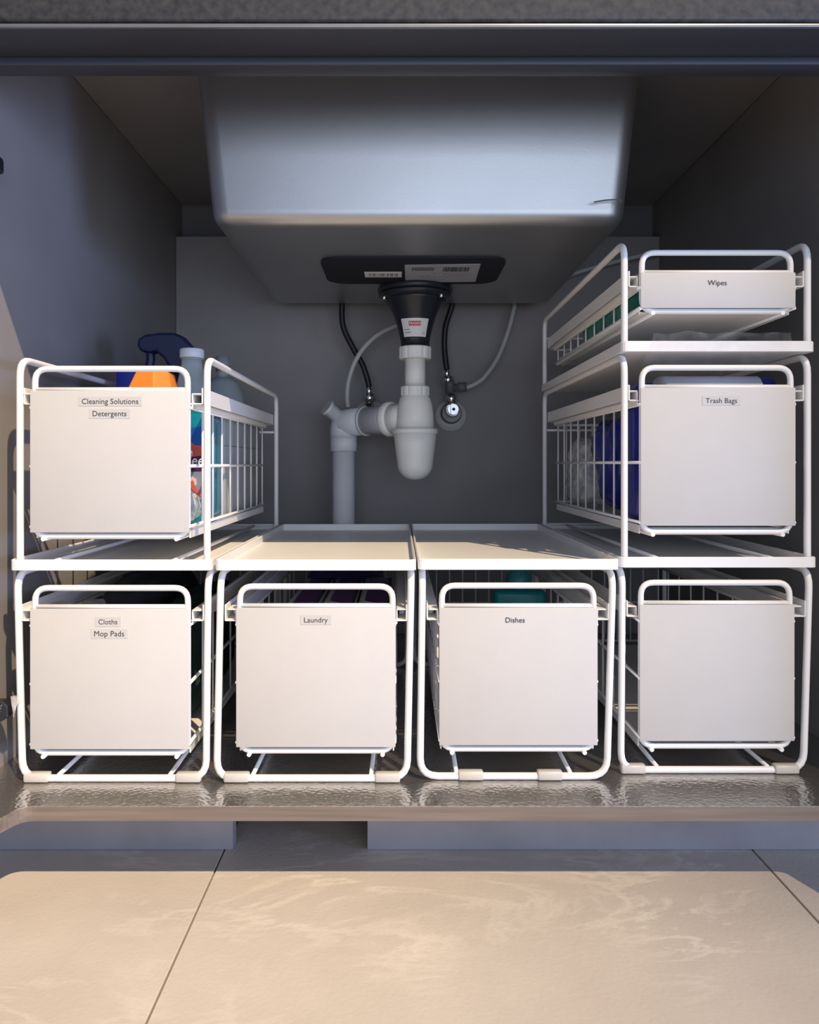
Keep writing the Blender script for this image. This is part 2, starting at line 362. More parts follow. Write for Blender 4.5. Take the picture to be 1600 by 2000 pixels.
# ================================================================== WIRE RACKS
RW = 0.0035
def make_rack(label, x0, x1, y, z, H, tray=True, dl=0, dr=0, feet=None, rail_z=0.1575, depth=0.43, group='white wire drawer units'):
    t = thing('drawer_unit', label, 'drawer unit', ((x0 + x1) / 2, y, z), group)
    hw = (x1 - x0) / 2; a, b = -hw + RW, hw - RW; zt = H - RW; zb = RW; yb = depth - RW
    pts = [(a, yb, zb), (a, yb, zt), (a, 0.0035, zt), (a + dl, 0.0035, zb), (b + dr, 0.0035, zb), (b, 0.0035, zt), (b, yb, zt), (b, yb, zb)]
    rb = 0.018 if z < 0.1 else 0.006
    MB().tube(rounded(pts, [rb, 0.018, 0.018, rb, rb, 0.018, 0.018, rb], 5, True), RW, True, 10).build('frame', WHITE, t)
    for sx in (-0.058 + dl, 0.058 + dr):
        MB().tube([(sx, 0.0035, zb + 0.003), (sx - (dl + dr) / 2, yb, zb + 0.003)], 0.0022, n=8).build('floor_rod', WHITE, t)
    MB().tube([(a, yb, H * 0.72), (b, yb, H * 0.72)], 0.0018, n=8).build('back_bar', WHITE, t)
    for s in (-1, 1):
        xo = s * (hw - 2 * RW - 0.0004); m = MB()
        m.bbox(min(xo, xo - s * 0.0014), max(xo, xo - s * 0.0014), 0.002, depth - 0.006, rail_z, rail_z + 0.0165, 0.0005, 1)
        m.bbox(min(xo, xo - s * 0.0125), max(xo, xo - s * 0.0125), 0.002, depth - 0.006, rail_z, rail_z + 0.0014, 0.0005, 1)
        m.build('slide_rail', WHITE, t)
        MB().bbox(min(xo - s * 0.002, xo - s * 0.008), max(xo - s * 0.002, xo - s * 0.008), 0.03, 0.036, rail_z + 0.0014, rail_z + 0.008, 0.001, 1).build('rail_stop', WHITE, t)
    if feet:
        for fx in feet:
            MB().bbox(fx - 0.0125, fx + 0.0125, -0.0012, 0.0085, 0.0002, 0.0092, 0.002, 2).build('foot_clip', CLIP, t)
    if tray:
        tw = hw + 0.0012; d0, d1 = -0.004, depth + 0.004; lip = 0.0105; th = 0.0012
        out = rrect(-tw, tw, d0, d1, 0.006, 4); inn = rrect(-tw + 0.0018, tw - 0.0018, d0 + 0.0018, d1 - 0.0018, 0.0048, 4); n = len(out)
        z0 = H + 0.0002
        rings = [[(p[0], p[1], z0) for p in out], [(p[0], p[1], z0 + lip - 0.0008) for p in out]]
        ini = [((o_[0] + i_[0]) / 2, (o_[1] + i_[1]) / 2, z0 + lip) for o_, i_ in zip(out, inn)]
        rings += [ini, [(p[0], p[1], z0 + lip - 0.0008) for p in inn], [(p[0], p[1], z0 + th) for p in inn]]
        vs_ = [p for r in rings for p in r]; fs = []
        for k in range(len(rings) - 1):
            for i in range(n): fs.append((k * n + i, k * n + (i + 1) % n, (k + 1) * n + (i + 1) % n, (k + 1) * n + i))
        m = MB(); m.add(vs_, fs, False); m.add(rings[0], [list(range(n))[::-1]], False); m.add(rings[-1], [list(range(n))], False)
        m.build('top_tray', WHITE, t)
    return t

# ================================================================== PULL-OUT WIRE DRAWERS
def make_drawer(unit, cx, y, z, zb, zt, pz0, pz1, texts, width=0.1555, depth=0.42):
    pz0 += 0.0018
    """zb/zt: bottom and top of the front loop above z; pz0/pz1 front panel"""
    r = 0.003; hw = width / 2 - r
    pts = [(-hw, 0.003, zb + r), (hw, 0.003, zb + r), (hw, 0.003, zt - r), (-hw, 0.003, zt - r)]
    t = MB().tube(rounded(pts, 0.013, 6, True), r, True, 10).build('drawer', WHITE, unit, Vector((cx, y, z)) - unit.location)
    MB().tube([(-hw, 0.003, pz1 + 0.001), (hw, 0.003, pz1 + 0.001)], 0.0026, n=8).build('cross_wire', WHITE, t)
    pn = MB().bbox(-hw - 0.0028, hw + 0.0028, -0.0022, -0.0004, pz0, pz1, 0.0006, 2).build('front_panel', PANEL, t)
    for (body, cxp, zc, wd, tape) in texts:
        if tape:
            MB().bbox(cxp - wd / 2 - 0.0035, cxp + wd / 2 + 0.0035, -0.0025, -0.0021, zc - 0.0047, zc + 0.0047, 0.0001, 1).build('label_tape', TAPE, t)
        lt = text_obj('lettering', body, wd, INK, t, (cxp, -0.0027, zc), bold=0.0); lt['label'] = 'dark printed lettering'
    # sides: rim runner, horizontals, verticals
    zr = pz1 - 0.0035; low = (zt - zb) < 0.1; zlo = zb + (0.0055 if low else 0.0125); ztop = pz1 - (0.0150 if low else 0.0165); po = -0.003 if low else 0.0
    for s in (-1, 1):
        xo = s * (hw + 0.0035); m = MB()
        m.bbox(min(xo, xo + s * 0.0095), max(xo, xo + s * 0.0095), 0.004, depth, zr, zr + 0.0013, 0.0005, 1)
        m.bbox(min(xo, xo + s * 0.0012), max(xo, xo + s * 0.0012), 0.004, depth, zr - 0.0135, zr, 0.0004, 1)
        m.build('runner', WHITE, t)
    ref_zs = [zlo, ztop] if ztop - zlo < 0.05 else [zlo, (zlo + ztop) / 2 + 0.001, ztop]
    mv = MB().tube([(0, 0, zlo), (0, 0, ztop)], 0.0012, n=6).mesh('wire'); mv.materials.append(WHITE)
    for s in (-1, 1):
        for zz in ref_zs:
            MB().tube([(s * (hw + 0.002), -0.0015, zz), (s * (hw + 0.002), depth, zz)], 0.0017, n=8).build('side_rail_wire', WHITE, t)
        for k in range(9):
            link('wire', mv, t, (s * (hw + 0.002), 0.052 + 0.0435 * k, 0))
    for k in range(7):
        link('wire', mv, t, (-0.06 + 0.02 * k, depth - 0.001, 0))
    for zz in ref_zs:
        MB().tube([(-hw - 0.002, depth, zz), (hw + 0.002, depth, zz)], 0.0017, n=8).build('back_wire', WHITE, t)
    m = MB().bbox(-hw, hw, 0.008, depth - 0.004, zb + 0.005 + po, zb + 0.0068 + po, 0.0006, 1)
    for s in (-1, 1):
        m.bbox(min(s * hw, s * (hw + 0.0014)), max(s * hw, s * (hw + 0.0014)), 0.008, depth - 0.004, zb + 0.0005, zb + 0.0095, 0.0005, 1)
    m.build('bottom_plate', WHITE, t)
    for sx in (-0.065, 0.065):
        MB().tube([(sx, -0.002, zb + 0.0005), (sx, depth, zb + 0.0028)], 0.0022, n=8).build('bottom_rod', WHITE, t)
    return t

zt2 = 0.208 + 0.0002 + 0.0012 + 0.0003   # resting height on the lower trays
X1 = (-0.378, -0.184); X2 = (-0.1785, 0.0152); X3 = (0.0195, 0.2145); X4 = (0.2215, 0.4170)
Y3, Y4 = 0.005, 0.021
def fx(px, D, xc): return (px - 780) * D / 1500 - xc
c1, c2, c3, c4 = (sum(a) / 2 for a in (X1, X2, X3, X4))
u1 = make_rack('white wire drawer unit on the base at far left, labelled Cloths and Mop Pads', *X1, 0, 0.0003, 0.208, True, 0.005, -0.002, (fx(70, .75, c1), fx(367, .75, c1)))
u2 = make_rack('white wire drawer unit labelled Laundry with an empty top tray', *X2, 0, 0.0003, 0.208, True, -0.004, -0.004, (fx(461, .75, c2), fx(757, .75, c2)))
u3 = make_rack('white wire drawer unit labelled Dishes with an empty top tray', *X3, Y3, 0.0003, 0.208, True, -0.0025, -0.006, (fx(920, .755, c3), fx(1075, .755, c3)))
u4 = make_rack('white wire drawer unit with a blank front, bottom of the right-hand stack', *X4, Y4, 0.0003, 0.208, True, -0.0015, -0.006, (fx(1238, .771, c4), fx(1538, .771, c4)))
u5 = make_rack('white open-topped wire drawer unit labelled Cleaning Solutions and Detergents', -0.3765, -0.1855, 0.002, zt2, 0.209, False, 0, 0, None, 0.1605)
HM = 0.2145
u6 = make_rack('white wire drawer unit labelled Trash Bags, middle of the right-hand stack', X4[0] + 0.002, X4[1] - 0.002, Y4, zt2, HM, True, 0, 0, None, 0.1655)
zt3 = zt2 + HM + 0.0017
u7 = make_rack('low white open-topped wire drawer unit labelled Wipes, top of the right-hand stack', X4[0] + 0.002, X4[1] - 0.002, Y4, zt3, 0.1125, False, 0, 0, None, 0.064)

def dl(px, D, xc): return (px - 780) * D / 1500 - xc
d1 = (216.5 - 780) / 2000; d2 = (617.5 - 780) / 2000; d3 = (1012 - 780) * .755 / 1500; d4 = (1398.5 - 780) * .771 / 1500
make_drawer(u1, d1, -0.001, 0.0, 0.0265, 0.1935, 0.0325, 0.171,
            [('Cloths', dl(213.5, .75, d1), 0.1585, 0.0183, True), ('Mop Pads', dl(216, .75, d1), 0.147, 0.029, True)])
make_drawer(u2, d2, -0.001, 0.0, 0.0285, 0.1950, 0.0345, 0.172,
            [('Laundry', dl(618, .75, d2), 0.1603, 0.0230, True)])
make_drawer(u3, d3, Y3 - 0.001, 0.0, 0.0285, 0.1950, 0.0345, 0.171,
            [('Dishes', dl(1005.5, .755, d3), 0.1593, 0.0188, False)])
make_drawer(u4, d4, Y4 - 0.001, 0.0, 0.0255, 0.1955, 0.0330, 0.171, [])
make_drawer(u5, (215.5 - 780) / 2000, 0.0, zt2, 0.0285, 0.1985, 0.0335, 0.1738,
            [('Cleaning Solutions', dl(217, .75, (215.5 - 780) / 2000), 0.1632, 0.0550, True), ('Detergents', dl(216, .75, (215.5 - 780) / 2000), 0.1513, 0.0330, True)])
d6 = (1400.5 - 780) * .771 / 1500
make_drawer(u6, d6, Y4 - 0.001, zt2, 0.0310, 0.2020, 0.0385, 0.1785,
            [('Trash Bags', dl(1406.5, .771, d6), 0.1655, 0.0313, True)])
make_drawer(u7, d6, Y4 - 0.001, zt3, 0.0365, 0.1015, 0.0400, 0.0775,
            [('Wipes', dl(1398.5, .771, d6), 0.0672, 0.0190, False)])

# ================================================================== SINK
def make_sink():
    t = thing('sink_bowl', 'brushed steel sink bowl hanging under the worktop', 'sink', (0.02, 0.36, 0.5915))
    bx0, bx1, by0, by1 = -0.221, 0.266, 0.143, 0.603
    tx0, tx1, ty0, ty1 = -0.236, 0.279, 0.112, 0.612
    z0, z1 = 0.5915, 0.799; R = 0.017
    rings = []
    def ring(k, inset, z):
        x0, x1 = bx0 + (tx0 - bx0) * k + inset, bx1 + (tx1 - bx1) * k - inset
        y0, y1 = by0 + (ty0 - by0) * k + inset, by1 + (ty1 - by1) * k - inset
        return [(p[0] - 0.02, p[1] - 0.36, z - 0.5915) for p in rrect(x0, x1, y0, y1, max(0.003, 0.022 - inset * 0.6), 6)]
    for i in range(7):
        a = math.pi / 2 * i / 6
        rings.append(ring(0, R * (1 - math.sin(a)), z0 + R * (1 - math.cos(a))))
    for k in (0.3, 0.6, 0.9): rings.append(ring(k, 0, z0 + R + (z1 - z0 - R) * k))
    rings.append(ring(1.0, -0.003, z1))
    n = len(rings[0]); m = MB(); vs_ = [p for r in rings for p in r]; fs = []
    for k in range(len(rings) - 1):
        for i in range(n): fs.append((k * n + i, k * n + (i + 1) % n, (k + 1) * n + (i + 1) % n, (k + 1) * n + i))
    m.add(vs_, fs, True); m.add(rings[0], [list(range(n))], False); m.add(rings[-1], [list(range(n))], False)
    m.build('bowl', STEEL, t)
    def P(x, y, z): return (x - 0.02, y - 0.36, z - 0.5915)
    pad = MB().prism([(p[0] - 0.02, p[1] - 0.36) for p in rrect(-0.1085, 0.147, 0.283, 0.432, 0.03, 6)], -0.003, 0.0).build('sound_pad', PAD, t)
    zs = -0.0036
    s1 = MB().prism([(x - 0.02, y - 0.36) for x, y in ((-0.0505, 0.357), (0.0035, 0.357), (0.0035, 0.387), (-0.0505, 0.387))], zs, -0.003).build('barcode_sticker', PAPER, pad)
    mb = MB(); x = -0.044
    while x < -0.003:
        wd = random.choice((0.0006, 0.001, 0.0018)); mb.box(x - 0.02, x + wd - 0.02, 0.364 - 0.36, 0.381 - 0.36, zs - 0.0002, zs); x += wd + random.choice((0.0006, 0.001, 0.0022))
    mb.build('barcode_lines', INKG, pad)
    s2 = MB().prism([(x - 0.02, y - 0.36) for x, y in ((0.0075, 0.318), (0.1125, 0.312), (0.1155, 0.415), (0.0095, 0.421))], zs, -0.003).build('rating_sticker', PAPERG, pad)
    mb = MB()   # outlined logo box, barcode, small print
    def bar(x0, x1, y0, y1): mb.box(x0 - 0.02, x1 - 0.02, y0 - 0.36, y1 - 0.36, zs - 0.0002, zs)
    bar(0.018, 0.049, 0.331, 0.334); bar(0.018, 0.049, 0.343, 0.346); bar(0.018, 0.0195, 0.334, 0.343); bar(0.0475, 0.049, 0.334, 0.343)
    x = 0.022
    while x < 0.046: bar(x, x + 0.0016, 0.336, 0.341); x += 0.0028
    x = 0.062
    while x < 0.098:
        wd = random.choice((0.0006, 0.0012, 0.002)); bar(x, x + wd, 0.328, 0.352); x += wd + random.choice((0.0006, 0.001))
    mb.build('sticker_print', INK, pad)
    mb = MB()
    for (xa, xb, yy) in ((0.048, 0.104, 0.361), (0.064, 0.106, 0.369), (0.026, 0.104, 0.378), (0.03, 0.072, 0.387), (0.026, 0.034, 0.403), (0.045, 0.07, 0.398)):
        x = xa
        while x < xb:
            wd = random.uniform(0.002, 0.006); mb.box(x - 0.02, min(xb, x + wd) - 0.02, yy - 0.36, yy + 0.0022 - 0.36, zs - 0.0002, zs); x += wd + 0.0015
    mb.build('small_print', INKG, pad)
    m = MB().tube(smooth_path([P(*(W(1158, 398, 0.889) + Vector((0, -0.006, 0)))), P(*(W(1185, 394, 0.889) + Vector((0, -0.006, 0)))), P(*(W(1211, 394, 0.889) + Vector((0, -0.006, 0)))), P(*(W(1205, 400, 0.889) + Vector((0, -0.006, 0))))], 5), 0.0008, n=6)
    m.build('edge_scratch', GREYPL, t)
    return t
make_sink()

# strainer and trap share one axis under the bowl
AX, AY, DD = 0.0250, 0.46, 1.21
zz = lambda py: H_EYE + (905 - py) * DD / 1500
rr = lambda px: px * DD / 1500
dr_ = thing('sink_strainer', 'black tapered strainer housing under the sink bowl', 'drain', (AX, AY, zz(676)))
def prof(lst, ref): return [(rr(r), zz(py) - zz(ref)) for (py, r) in lst]
MB().lathe(prof([(676, 27), (660, 29.5), (638, 35), (622, 40), (612, 44), (600, 50), (590, 56), (584, 59)], 676), n=40).build('housing', BLACKP, dr_)
MB().lathe(prof([(586, 60), (584, 67), (579, 71), (576, 71), (575, 66)], 676), n=40).build('clamp_ring', BLACKP, dr_)
MB().lathe(prof([(575, 62), (574, 70), (571, 73), (566, 73), (562, 70), (559.3, 66)], 676), n=40).build('flange', BLACKP, dr_)
for a in (200, 320, 80):
    q = math.radians(a); MB().lathe([(0.0035, 0), (0.0035, 0.006), (0.002, 0.007)], (rr(64) * math.cos(q), rr(64) * math.sin(q), zz(590) - zz(676)), 10).build('screw', CHROME, dr_)
# curved paper sticker on the cone
def cone_patch(a0, a1, py0, py1, dr, n=10):
    lst = [(676, 27), (660, 29.5), (638, 35), (622, 40), (612, 44)]
    def rad(py):
        for (p0, r0), (p1, r1) in zip(lst, lst[1:]):
            if p1 <= py <= p0: return rr(r0 + (r1 - r0) * (p0 - py) / (p0 - p1))
        return rr(30)
    vs_ = []; fs = []; rows = 5
    for j in range(rows + 1):
        py = py0 + (py1 - py0) * j / rows
        for i in range(n + 1):
            a = a0 + (a1 - a0) * i / n; R_ = rad(py) + dr
            vs_.append((R_ * math.sin(a), -R_ * math.cos(a), zz(py) - zz(676)))
    for j in range(rows):
        for i in range(n): k = j * (n + 1) + i; fs.append((k, k + 1, k + n + 2, k + n + 1))
    m = MB(); m.add(vs_, fs, True); return m
st = cone_patch(-0.80, 0.72, 662, 628, 0.0005).build('sticker', PAPER, dr_)
cone_patch(-0.37, 0.30, 642, 633.5, 0.0007).build('red_logo_box', RED, st)
text_obj('lettering', 'FRANKE', rr(22), PAPER, st, (rr(-1), -rr(35) - 0.0012, zz(637.8) - zz(676)), up=(0, -0.17, 0.985), bold=0.02)
m = MB()
for (a0, a1, py) in ((-0.68, -0.34, 648), (-0.7, -0.28, 653.5), (0.45, 0.6, 655)):
    q = cone_patch(a0, a1, py + 1.2, py, 0.0008, 4); m.add(q.v, q.f, False)
m.build('small_print', INKG, st)

tp = thing('bottle_trap', 'white plastic bottle trap hanging below the sink strainer', 'trap', (AX, AY, zz(938)))
def tl(lst, name, m=PVC, n=40): MB().lathe(prof(lst, 938), n=n).build(name, m, tp)
def nut(py0, py1, r, name):
    pts = []
    R0 = rr(r); N = 48; vs_ = []; fs = []
    for (z, k) in ((zz(py1) - zz(938), 0.94), (zz(py1) - zz(938) + 0.0015, 1), (zz(py0) - zz(938) - 0.0015, 1), (zz(py0) - zz(938), 0.94)):
        for i in range(N):
            a = 2 * math.pi * i / N; R_ = R0 * k * (1.0 if i % 4 else 0.965); vs_.append((R_ * math.cos(a), R_ * math.sin(a), z))
    for j in range(3):
        for i in range(N): fs.append((j * N + i, j * N + (i + 1) % N, (j + 1) * N + (i + 1) % N, (j + 1) * N + i))
    fs.append(list(range(N))[::-1]); fs.append(list(range(3 * N, 4 * N)))
    m = MB(); m.add(vs_, fs, False); m.build(name, PVC, tp)
nut(678, 702, 32, 'collar_nut')
tl([(757, 20), (701, 20)], 'tail_tube')
nut(755, 774, 28.5, 'collar_nut')
tl([(838, 37), (815, 36.5), (800, 35), (788, 33), (779, 30.5), (775, 28), (773, 27)], 'trap_body')
tl([(848, 42), (847, 44.5), (839, 44.8), (838, 43)], 'trap_rim')
cup = [(848, 42), (870, 39.5), (890, 37), (905, 35)]
for i in range(1, 10):
    a = math.pi / 2 * i / 9; cup.append((905 + 32.5 * math.sin(a), 3 + 32 * math.cos(a)))
tl(cup[::-1], 'trap_cup')
OZ = zz(815)
# outlet arm heading left and slightly back to the elbow
A = Vector((AX, AY, OZ)); B = Vector((-0.0945, 0.552, OZ - 0.004)); u = (B - A).normalized()
def lp(p): return tuple(Vector(p) - Vector((AX, AY, zz(938))))
MB().tube([lp(A + u * 0.012), lp(A + u * 0.047)], [0.0215, 0.0255], n=28).build('outlet_neck', PVC, tp)
MB().tube([lp(A + u * 0.043), lp(A + u * 0.046), lp(A + u * 0.054), lp(A + u * 0.058)], [0.0262, 0.0285, 0.0285, 0.0258], n=28).build('outlet_nut', PVC, tp)

wp = thing('waste_pipe', 'pale plastic waste pipe with an elbow going down behind the racks', 'pipe', (B.x, B.y, 0))
def wl(p): return tuple(Vector(p) - Vector((B.x, B.y, 0)))
MB().tube([wl(A + u * 0.056), wl(A + u * 0.062), wl(A + u * 0.105)], [0.0268, 0.0235, 0.0232], n=28).build('socket_pipe', PVC2, wp)
MB().tube([wl(A + u * 0.100), wl(A + u * 0.104)], [0.0246, 0.0246], n=28).build('socket_rim', PVC2, wp)
el = rounded([wl(A + u * 0.102), wl(B), wl((B.x, B.y, 0.355))], 0.032, 8)
MB().tube(el, 0.0232, n=28).build('elbow', PVC2, wp)
zc = H_EYE + (905 - 882) * 1.302 / 1500
MB().tube([(0, 0, 0.360), (0, 0, zc + 0.001), (0, 0, zc)], [0.0228, 0.0228, 0.0212], n=28).build('socket_collar', PVC2, wp)
MB().tube([(0, 0, 0.001), (0, 0, zc + 0.004)], 0.0190, n=28).build('down_pipe', PVC2, wp)
pl = Vector((-0.62, -0.35, 0.52)).normalized()
q0 = Vector(wl(B)) + Vector((-0.004, -0.004, 0.006))
MB().tube([q0, q0 + pl * 0.028, q0 + pl * 0.0285, q0 + pl * 0.033], [0.0125, 0.0125, 0.0140, 0.0135], n=20).build('side_plug', PVC2, wp)

# hoses and shut-off valves
def hose(name, label, pts, r, m, sub=8):
    o = thing(name, label, 'hose', pts[-1]); base = Vector(pts[-1])
    MB().tube([p - base for p in smooth_path(pts, sub)], r, n=12).build('tube', m, o); return o, base
DH = 1.352
hl, b0 = hose('flexible_hose', 'black flexible water hose left of the sink strainer', [W(672, 560, DH), W(668, 600, DH), W(671, 640, DH), W(690, 680, DH), W(708, 712, DH), W(718, 742, DH), W(721, 756, DH)], 0.0052, RUBBER)
MB().lathe([(0.0045, -0.001), (0.0058, 0.001), (0.0058, 0.010), (0.0050, 0.011), (0.0050, 0.013)], (0, 0, -0.012), 16).build('crimp_sleeve', CHROME, hl)
MB().lathe([(0.0085, 0), (0.0105, 0.002), (0.0105, 0.014), (0.008, 0.016)], (0.001, 0, -0.027), 6).build('hex_nut', CHROME, hl)
hr, b1 = hose('flexible_hose', 'black flexible water hose right of the sink strainer', [W(890, 560, DH), W(882, 600, DH), W(871, 635, DH), W(868, 670, DH), W(870, 700, DH), W(873, 722, DH)], 0.0052, RUBBER)
MB().lathe([(0.0045, -0.001), (0.0056, 0.001), (0.0056, 0.009), (0.0048, 0.010)], (0, 0, -0.011), 16).build('crimp_sleeve', CHROME, hr)
MB().lathe([(0.0085, 0), (0.0105, 0.002), (0.0105, 0.0115), (0.008, 0.013)], (0.0015, 0, -0.0240), 6).build('hex_nut', CHROME, hr)

tv = thing('tee_fitting', 'dark grey tee fitting above the right shut-off valve', 'fitting', W(879, 768, DH))
MB().lathe([(0.0078, 0), (0.0078, 0.021), (0.0068, 0.023)], (0, 0, 0), 18).build('body', GREYPL, tv)
MB().tube([(0.005, 0, 0.010), (0.014, 0, 0.0105), (0.0145, 0, 0.0105), (0.029, 0, 0.011)], [0.0065, 0.0065, 0.0088, 0.0085], n=14).build('side_branch', GREYPL, tv)

def valve(label, px, py, plate_r, full):
    c = W(px, py, 1.40); t = thing('shutoff_valve', label, 'valve', (c.x, YB, c.z))
    Mx = Matrix.Rotation(math.radians(90), 4, 'X')     # z -> -y
    MB().lathe([(plate_r, 0.0003), (plate_r, 0.002), (plate_r * 0.9, 0.005), (plate_r * 0.6, 0.008), (0.014, 0.009)], n=36, M=Mx).build('wall_plate', mat('satin_plate', (0.62, 0.61, 0.58), 0.4, metal=0.1, var=0.05, vscale=40), t)
    if full:
        MB().lathe([(0.0195, 0.006), (0.0195, 0.012), (0.017, 0.016), (0.0165, 0.030)], (0, 0.004, 0), 28, M=Mx).build('collar', mat('grey_collar', (0.30, 0.30, 0.29), 0.45, var=0.05, vscale=40), t)
        MB().lathe([(0.0115, 0.020), (0.0125, 0.035), (0.0125, 0.048), (0.0110, 0.050)], (0, 0.008, 0), 24, M=Mx).build('valve_body', CHROME, t)
        kn = MB().lathe([(0.0095, 0.048), (0.0105, 0.0505), (0.0105, 0.062), (0.0095, 0.0635)], (0, 0.008, 0), 28, M=Mx).build('spindle_cap', mat('bright_chrome', (0.9, 0.9, 0.88), 0.3, metal=0.5, var=0.02, vscale=40), t)
        MB().lathe([(0.0027, 0.0630), (0.0027, 0.0640)], (0.001, 0.008, 0), 14, M=Mx).build('screw_hole', INK, kn)
        MB().box(-0.0045, -0.0038, -0.0640, -0.0634, -0.001, 0.017).build('slot', GREYPL, kn)
    MB().lathe([(0.0075, 0.008), (0.0075, 0.019), (0.0105, 0.0195), (0.0105, 0.033 if full else 0.020), (0.007, 0.0365 if full else 0.0204)], (-0.002 if full else 0.0, -0.045, 0), 6).build('outlet_nut', CHROME, t)
    return t
valve('chrome shut-off valve with a round wall plate right of the trap', 881, 812, 0.0295, True)
valve('shut-off valve with a round wall plate half hidden by the waste pipe', 723, 812, 0.030, False)

g1, _ = hose('drain_hose', 'thin pale grey hose curving left behind the trap', [W(800, 628, 1.345), W(770, 638, 1.34), W(740, 653, 1.336), W(712, 678, 1.332), W(692, 710, 1.332), W(681, 745, 1.332), W(678, 775, 1.33), W(680, 797, 1.325)], 0.0042, GREYHOSE)
g2, _ = hose('drain_hose', 'thin pale grey hose rising right behind the sink', [W(1330, 492, 1.38), W(1250, 500, 1.375), W(1135, 530, 1.385), W(1060, 560, 1.385), W(1012, 578, 1.38), W(1004, 605, 1.37), W(992, 650, 1.36), W(972, 700, 1.355), W(945, 738, 1.352), W(922, 753, 1.352), W(909, 757, 1.352)], 0.0042, GREYHOSE)

# ================================================================== DRAWER CONTENTS
zf = zt2 + 0.0285 + 0.0072      # floor of the upper left drawer
GR = 'bottles in the cleaning drawer'
# spray bottle
NAVY = mat('navy_plastic', (0.006, 0.014, 0.055), 0.4, var=0.1, vscale=40)
BLUE = mat('deep_blue_plastic', (0.015, 0.03, 0.30), 0.35, var=0.1, vscale=40)
sb = thing('spray_bottle', 'navy trigger spray bottle standing behind the orange cap', 'bottle', (-0.288, 0.262, zf), GR)
MB().lathe([(0.026, 0), (0.031, 0.003), (0.031, 0.11), (0.027, 0.135), (0.014, 0.152), (0.013, 0.165)], n=28).build('body', BLUE, sb)
MB().lathe([(0.016, 0.160), (0.016, 0.182)], n=20).build('collar', NAVY, sb)
zh = W(320, 682, 1.01).z - zf
hd = [(-0.0535, zh + 0.012), (-0.054, zh + 0.003), (-0.050, zh - 0.004), (-0.038, zh - 0.006), (-0.030, zh - 0.004), (-0.020, zh - 0.013), (-0.013, zh - 0.024), (-0.011, zh - 0.035), (0.016, zh - 0.035), (0.020, zh - 0.014), (0.016, zh + 0.004), (0.005, zh + 0.016), (-0.006, zh + 0.0205), (-0.025, zh + 0.0205), (-0.044, zh + 0.018)]
m = MB().prism(hd, -0.012, 0.012, 'y'); h_ = m.build('trigger_head', NAVY, sb)
bv = h_.modifiers.new('bevel', 'BEVEL'); bv.width = 0.004; bv.segments = 3; bv.limit_method = 'ANGLE'; bv.angle_limit = math.radians(50)
MB().tube(smooth_path([(-0.040, 0, zh - 0.002), (-0.040, 0, zh - 0.016), (-0.0445, 0, zh - 0.034), (-0.043, 0, zh - 0.046)], 5), [0.006] * 5 + [0.0058] * 5 + [0.0052] * 6, n=10).build('trigger', NAVY, sb)
# orange capped bottle
ORANGE = mat('orange_plastic', (0.80, 0.24, 0.03), 0.35, var=0.03, vscale=30)
ob = thing('detergent_bottle', 'bottle with a faceted orange cap behind the cleaning drawer front', 'bottle', (-0.273, 0.10, zf), GR)
MB().lathe([(0.021, 0), (0.0245, 0.004), (0.0245, 0.10), (0.022, 0.125), (0.020, 0.135)], n=28).build('body', mat('white_bottle', (0.7, 0.68, 0.64), 0.4, var=0.02, vscale=30), ob)
zc0, zc1 = 0.133, W(300, 723, 0.85).z - zf
b_ = [(-0.028, -0.020), (0.008, -0.024), (0.027, -0.010), (0.027, 0.016), (-0.010, 0.022), (-0.030, 0.010)]
t_ = [(-0.0125, -0.014), (0.006, -0.016), (0.020, -0.007), (0.022, 0.010), (-0.006, 0.015), (-0.013, 0.006)]
ex = [zc1, zc1, zc1 - 0.003, zc1 - 0.004, zc1 - 0.001, zc1]
m = MB(); vs_ = [(x, y, zc0) for x, y in b_] + [(x, y, z) for (x, y), z in zip(t_, ex)]
m.add(vs_, [list(range(6))[::-1], list(range(6, 12))] + [(i, (i + 1) % 6, 6 + (i + 1) % 6, 6 + i) for i in range(6)], False)
cp = m.build('orange_cap', ORANGE, ob); cp['label'] = 'faceted orange cap'
bv = cp.modifiers.new('bevel', 'BEVEL'); bv.width = 0.0016; bv.segments = 2
# dark blue carton
bc = tag(MB().bbox(-0.012, 0.012, -0.03, 0.03, 0, W(250, 724, 0.97).z - zf, 0.003, 2).build('blue_carton', BLUE, None, (-0.341, 0.235, zf)), 'deep blue carton left of the orange cap', 'carton')
# clear bottle with a white cap
GLASS = mat('clear_greenish_plastic', (0.75, 0.82, 0.80), 0.12, trans=0.6, ior=1.2, var=0.05, vscale=40)
PALEB = mat('pale_blue_translucent', (0.55, 0.63, 0.66), 0.25, trans=0.35, ior=1.2, var=0.05, vscale=40)
wc = W(375, 682, 0.95)
cb = thing('clear_bottle', 'clear bottle with a white screw cap in the cleaning drawer', 'bottle', (wc.x, wc.y, zf), GR)
hz_ = wc.z - zf
MB().lathe([(0.0185, 0), (0.0195, 0.003), (0.0195, hz_ - 0.050), (0.0150, hz_ - 0.030), (0.0128, hz_ - 0.020), (0.0122, hz_ - 0.010)], n=28).build('body', GLASS, cb)
MB().lathe([(0.0134, hz_ - 0.0135), (0.0134, hz_ - 0.0120)], n=28).build('neck_ring', GLASS, cb)
MB().lathe([(0.0142, hz_ - 0.0115), (0.0147, hz_ - 0.0105), (0.0147, hz_ - 0.0012), (0.0135, hz_)], n=32).build('screw_cap', mat('white_cap', (0.72, 0.73, 0.76), 0.4, var=0.02, vscale=40), cb)
